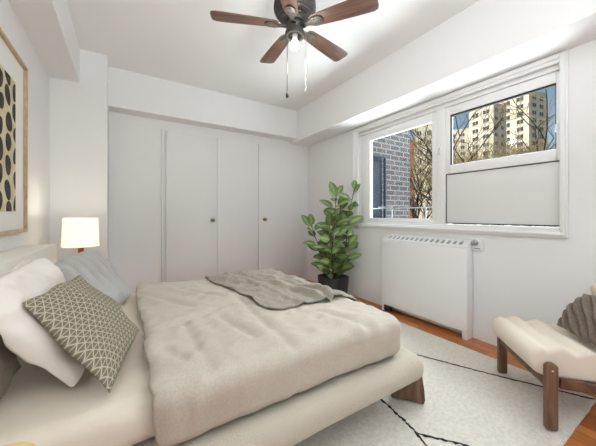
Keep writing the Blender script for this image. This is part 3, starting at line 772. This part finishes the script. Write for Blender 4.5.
for off, zb, big in ((-.052, 1.93, 1), (.075, 1.955, 0)):
    bm = bmesh.new(); x, y = rdir.x*off, rdir.y*off
    tube(bm, [(x*.8, y*.8, 2.345), (x, y, 2.32), (x, y, zb)], .0022, 6)
    for q in range(0, 60):
        z = 2.31-q*(2.31-zb)/60; lathe(bm, [(.001, z+.002), (.0034, z), (.001, z-.002)], 6, M=Matrix.Translation((x, y, 0)))
    ch_ = obj('pull_chain', fix(bm), M_chrome if not big else M_iron, fan)
    bm = bmesh.new()
    if big: lathe(bm, [(.002, zb+.008), (.006, zb), (.011, zb-.018), (.009, zb-.03), (.002, zb-.034)], 14, M=Matrix.Translation((x, y, 0)))
    else: lathe(bm, [(.002, zb+.005), (.005, zb), (.005, zb-.02), (.002, zb-.022)], 12, M=Matrix.Translation((x, y, 0)))
    obj('pull_knob', fix(bm), M_iron if big else M_chrome, ch_)
d = bpy.data.lights.new('fan_bulb_light', 'POINT'); d.energy = 8; d.color = (1, .95, .88); d.shadow_soft_size = .05
o = bpy.data.objects.new('fan_bulb_light', d); C.objects.link(o); o.location = (FX, FY, 2.09)

# ------------------------------------------------------------------ plant
pl = empty('potted_plant', (2.32, 2.82, 0)); tag(pl, 'tall leafy rubber plant in a black pot below the window corner', 'plant')
bm = bmesh.new()
def sq(r, k): # rounded square ring radius
    return r
lathe(bm, [(.004, 0), (.145, 0), (.160, .012), (.172, .12), (.180, .26), (.182, .30), (.168, .30), (.162, .275), (.004, .27)], 40)
for v_ in bm.verts:
    a = math.atan2(v_.co.y, v_.co.x); k = (abs(math.cos(a))**5 + abs(math.sin(a))**5)**(-1/5); s = 1+(k-1)*.55
    v_.co.x *= s; v_.co.y *= s
obj('pot', fix(bm), M_pot, pl, True, 40)
bm = bmesh.new(); lathe(bm, [(.004, .285), (.10, .287), (.158, .278), (.158, .272), (.004, .272)], 28); obj('soil', fix(bm), M_soil, pl)
R = random.Random(21)
stems = bmesh.new(); fol = bmesh.new(); uvl = fol.loops.layers.uv.new('UVMap')
def leaf(base, d, ln, wd, up):
    d = d.normalized(); side = d.cross(up).normalized(); nr = side.cross(d).normalized(); nn = 9; rows_ = []
    droop = R.uniform(.05, .28)
    for i in range(nn+1):
        t = i/nn; wv = wd*(math.sin(PI*min(1, t**.85*1.0))**.75)*(1-.15*t) if 0 < t < 1 else .0008
        c = base + d*ln*t - Vector((0, 0, 1))*droop*ln*t*t
        rows_.append([(fol.verts.new(c + side*wv*s + nr*(.22*wv*abs(s))), (.5+.5*s, t)) for s in (-1, -.5, 0, .5, 1)])
    for A, B in zip(rows_, rows_[1:]):
        for k in range(4):
            q = (A[k], A[k+1], B[k+1], B[k]); f = fol.faces.new([x[0] for x in q])
            for lp, x in zip(f.loops, q): lp[uvl].uv = x[1]
V3 = lambda *a: Vector(a)
RD = V3(rdir.x, rdir.y, 0); FD = V3(math.sin(TH), math.cos(TH), 0)
def stem(pts, nl, l0, l1, start=.25, r=.008):
    P = [Vector(p) for p in pts]; dense = []
    for i in range(len(P)-1):
        for k in range(8): 
            t = k/8; dense.append(P[i].lerp(P[i+1], t))
    dense.append(P[-1])
    for _ in range(3): dense = [dense[0]] + [(dense[i-1]+dense[i]*2+dense[i+1])/4 for i in range(1, len(dense)-1)] + [dense[-1]]
    tube(stems, dense, [r*(1-.6*i/len(dense)) for i in range(len(dense))], 7)
    ga = R.uniform(0, 6)
    for k in range(nl):
        t = start + (1-start)*(k/(nl-1)); idx = min(int(t*(len(dense)-1)), len(dense)-2); b_ = dense[idx]; ax = (dense[idx+1]-dense[idx]).normalized()
        ga += 2.4; ho = V3(math.cos(ga), math.sin(ga), 0)
        if k >= nl-2: dd = ax*1.2 + ho*.5
        else: dd = ho*1.0 + ax*R.uniform(.35, .9)
        dd.normalize(); pe = b_ + dd*R.uniform(.025, .05)
        tube(stems, [b_, pe], .0035, 5)
        ln = R.uniform(l0, l1); upv = (V3(0, 0, .55) - FD*R.uniform(.5, 1.1) + V3(R.uniform(-.4, .4), R.uniform(-.4, .4), R.uniform(-.3, .4))); leaf(pe, dd, ln, ln*R.uniform(.23, .29), upv if abs(upv.normalized().dot(dd)) < .93 else V3(0, 0, 1))
B0 = V3(0, 0, .28)
stem([B0, B0+RD*(-.01)+V3(0, 0, .35), B0+RD*.02+FD*-.05+V3(0, 0, .75), B0+RD*.04+FD*-.02+V3(0, 0, 1.10)], 24, .19, .25, .05)
stem([B0+RD*.04, B0+RD*.16+FD*-.02+V3(0, 0, .35), B0+RD*.20+V3(0, 0, .75), B0+RD*.27+FD*-.06+V3(0, 0, 1.18)], 17, .16, .21, .04)
stem([B0+RD*-.04, B0+RD*-.16+FD*-.04+V3(0, 0, .32), B0+RD*-.29+FD*-.04+V3(0, 0, .70)], 18, .17, .22, .06)
stem([B0+FD*-.05, B0+FD*-.14+RD*-.03+V3(0, 0, .3), B0+FD*-.16+RD*-.07+V3(0, 0, .70)], 18, .19, .24, .06)
stem([B0+FD*-.03+RD*.03, B0+FD*-.10+RD*.13+V3(0, 0, .22), B0+FD*-.12+RD*.19+V3(0, 0, .48)], 14, .18, .22, .08)
stem([B0+FD*.02, B0+FD*.04+RD*.04+V3(0, 0, .5), B0+FD*.0+RD*.10+V3(0, 0, .92)], 17, .19, .24, .12)
for v_ in fol.verts:   # leaves bend away from the two walls
    if v_.co.x > .29: v_.co.x = .29 + (v_.co.x-.29)*.05
obj('stem', fix(stems), M_stem, pl); obj('foliage', fol, M_leaf, pl)

# ------------------------------------------------------------------ armchair (local: +x back, +y towards its far side; w along y)
Dv, Wv = Vector((.69, -.72, 0)), Vector((.72, .69, 0)); Dv.normalize(); Wv = Vector((-Dv.y, Dv.x, 0))
ch = empty('armchair', (1.811, .526, RG), math.atan2(Dv.y, Dv.x)); tag(ch, 'low ivory channel tufted lounge chair with walnut frame', 'armchair')
def sweep(name, prof, w0, w1, m, rnd_=.022):
    """closed (d,z) outline swept along the chair's width with rounded ends"""
    bm = bmesh.new(); cx = sum(p[0] for p in prof)/len(prof); cz = sum(p[1] for p in prof)/len(prof); rings = []
    ws = []
    for k in range(6): a = PI/2*k/5; ws.append((w0 + rnd_*(1-math.sin(a)), rnd_*(1-math.cos(a))))
    ws = [(w0 + rnd_*(1-math.sin(PI/2*k/5)), rnd_*(1-math.cos(PI/2*k/5))) for k in range(5, -1, -1)][::-1]
    ws = [(w0 + rnd_*(1-math.cos(PI/2*k/5)), rnd_*(1-math.sin(PI/2*k/5))) for k in range(6)]
    ws += [(w0+(w1-w0)*k/8, 0) for k in range(1, 8)] 
    ws += [(w1 - rnd_*(1-math.cos(PI/2*k/5)), rnd_*(1-math.sin(PI/2*k/5))) for k in range(5, -1, -1)]
    n_ = len(prof)
    nr = []
    for i in range(n_):
        a, c = Vector(prof[i-1]), Vector(prof[(i+1) % n_]); t = (c-a).normalized(); nr.append(Vector((t.y, -t.x)))
    if sum(nr[i].dot(Vector(prof[i])-Vector((cx, cz))) for i in range(n_)) < 0: nr = [-q for q in nr]
    for wv, ins in ws:
        rings.append([bm.verts.new((prof[i][0]-nr[i].x*ins, wv, prof[i][1]-nr[i].y*ins)) for i in range(n_)])
    for A, B in zip(rings, rings[1:]):
        for k in range(n_): bm.faces.new((A[k], A[(k+1) % n_], B[(k+1) % n_], B[k]))
    bm.faces.new(rings[0][::-1]); bm.faces.new(rings[-1])
    return obj(name, fix(bm), m, ch)
def rolls(start, d, nrm_, nroll, pitch, amp, first=0):
    out = []
    for k in range(nroll):
        for q in range(10):
            t = q/10; s = (k+t)*pitch
            out.append(start + d*s + nrm_*(amp*(.5-.5*math.cos(2*PI*t))**.75))
    return out
SD, SN = Vector((.985, -.075)), Vector((.075, .985))
front = [Vector((.022 - .074*math.sin(a), .325 - .074*math.cos(a))) for a in [PI*k/14 for k in range(1, 14)]]
top = rolls(Vector((.022, .386)), SD, SN, 4, .128, .026)
prof = [Vector((.50, .235)), Vector((.03, .251))] + front + top + [Vector((.525, .33)), Vector((.53, .25))]
sweep('seat', [tuple(p) for p in prof], .0, .476, M_chairfab)
BD, BN = Vector((.28, .96)), Vector((-.96, .28))
fr = rolls(Vector((.475, .375)), BD, BN, 3, .097, .028)
prof = fr + [Vector((.475, .375))+BD*.30+Vector((.02, .02)), Vector((.475, .375))+BD*.31+Vector((.06, .012)), Vector((.475, .375))+BD*.29+Vector((.085, -.02)), Vector((.57, .36)), Vector((.535, .34)), Vector((.49, .345))]
sweep('backrest', [tuple(p) for p in prof], -.01, .50, M_chairfab, .012)
def plank(name, d0, d1, h, w0, w1, m=M_walnut):
    bm = bmesh.new(); r = (d1-d0)/2; c = (d0+d1)/2
    poly = [(d0+.006, 0), (d1-.006, 0), (d1, .01)] + [(c + r*math.cos(a), h-r*.8 + r*.8*math.sin(a)) for a in [PI*k/10 for k in range(11)]] + [(d0, .01)]
    prism(bm, poly, w0, w1, 'y', bev=.006)
    o = obj(name, fix(bm), m, ch, True, 35)
    return o
for w0, w1 in ((-.033, -.003), (.479, .509)):
    lg = plank('leg', .0, .054, .335, w0, w1)
    bm = bmesh.new(); wf = w0 if w0 < 0 else w1; sg = -1 if w0 < 0 else 1
    lathe(bm, [(.001, 0), (.007, 0), (.006, .003), (.001, .004)], 14, M=Matrix.Translation((.027, wf, .298)) @ Matrix.Rotation(PI/2*(1 if sg < 0 else -1), 4, 'X')); obj('cap', fix(bm), M_chrome, lg)
    plank('leg', .49, .545, .30, w0, w1)
    bm = bmesh.new(); box(bm, .052, .495, w0+.004, w1-.004, .215, .265, .005, M=Matrix.Rotation(math.radians(3), 4, 'Y')); obj('side_rail', fix(bm), M_rail, ch, True, 35)
bm = bmesh.new(); box(bm, .006, .034, -.003, .479, .205, .252, .005); obj('front_rail', fix(bm), M_rail, ch, True, 35)
bm = bmesh.new(); box(bm, .505, .535, -.003, .479, .17, .22, .005); obj('back_rail', fix(bm), M_rail, ch, True, 35)
Cw = lambda d_, w_, h_: Vector((1.811, .526, RG)) + Dv*d_ + Wv*w_ + Vector((0, 0, h_))
pillow('cushion', Cw(.23, .305, .42), Cw(.25, -.06, .42), Cw(.41, .375, .60), Cw(.43, -.04, .64), .055, M_chairpil, 'taupe pleated cushion resting on the lounge chair', 'cushion', 30, wrinkle=.002, flat_back=.5, n=100, bow=.0, rc=.0,
       ridges=lambda u_, v_: .032*abs(math.sin((u_*1.0+v_*.5+.25*v_*v_)*PI*6))-.02)
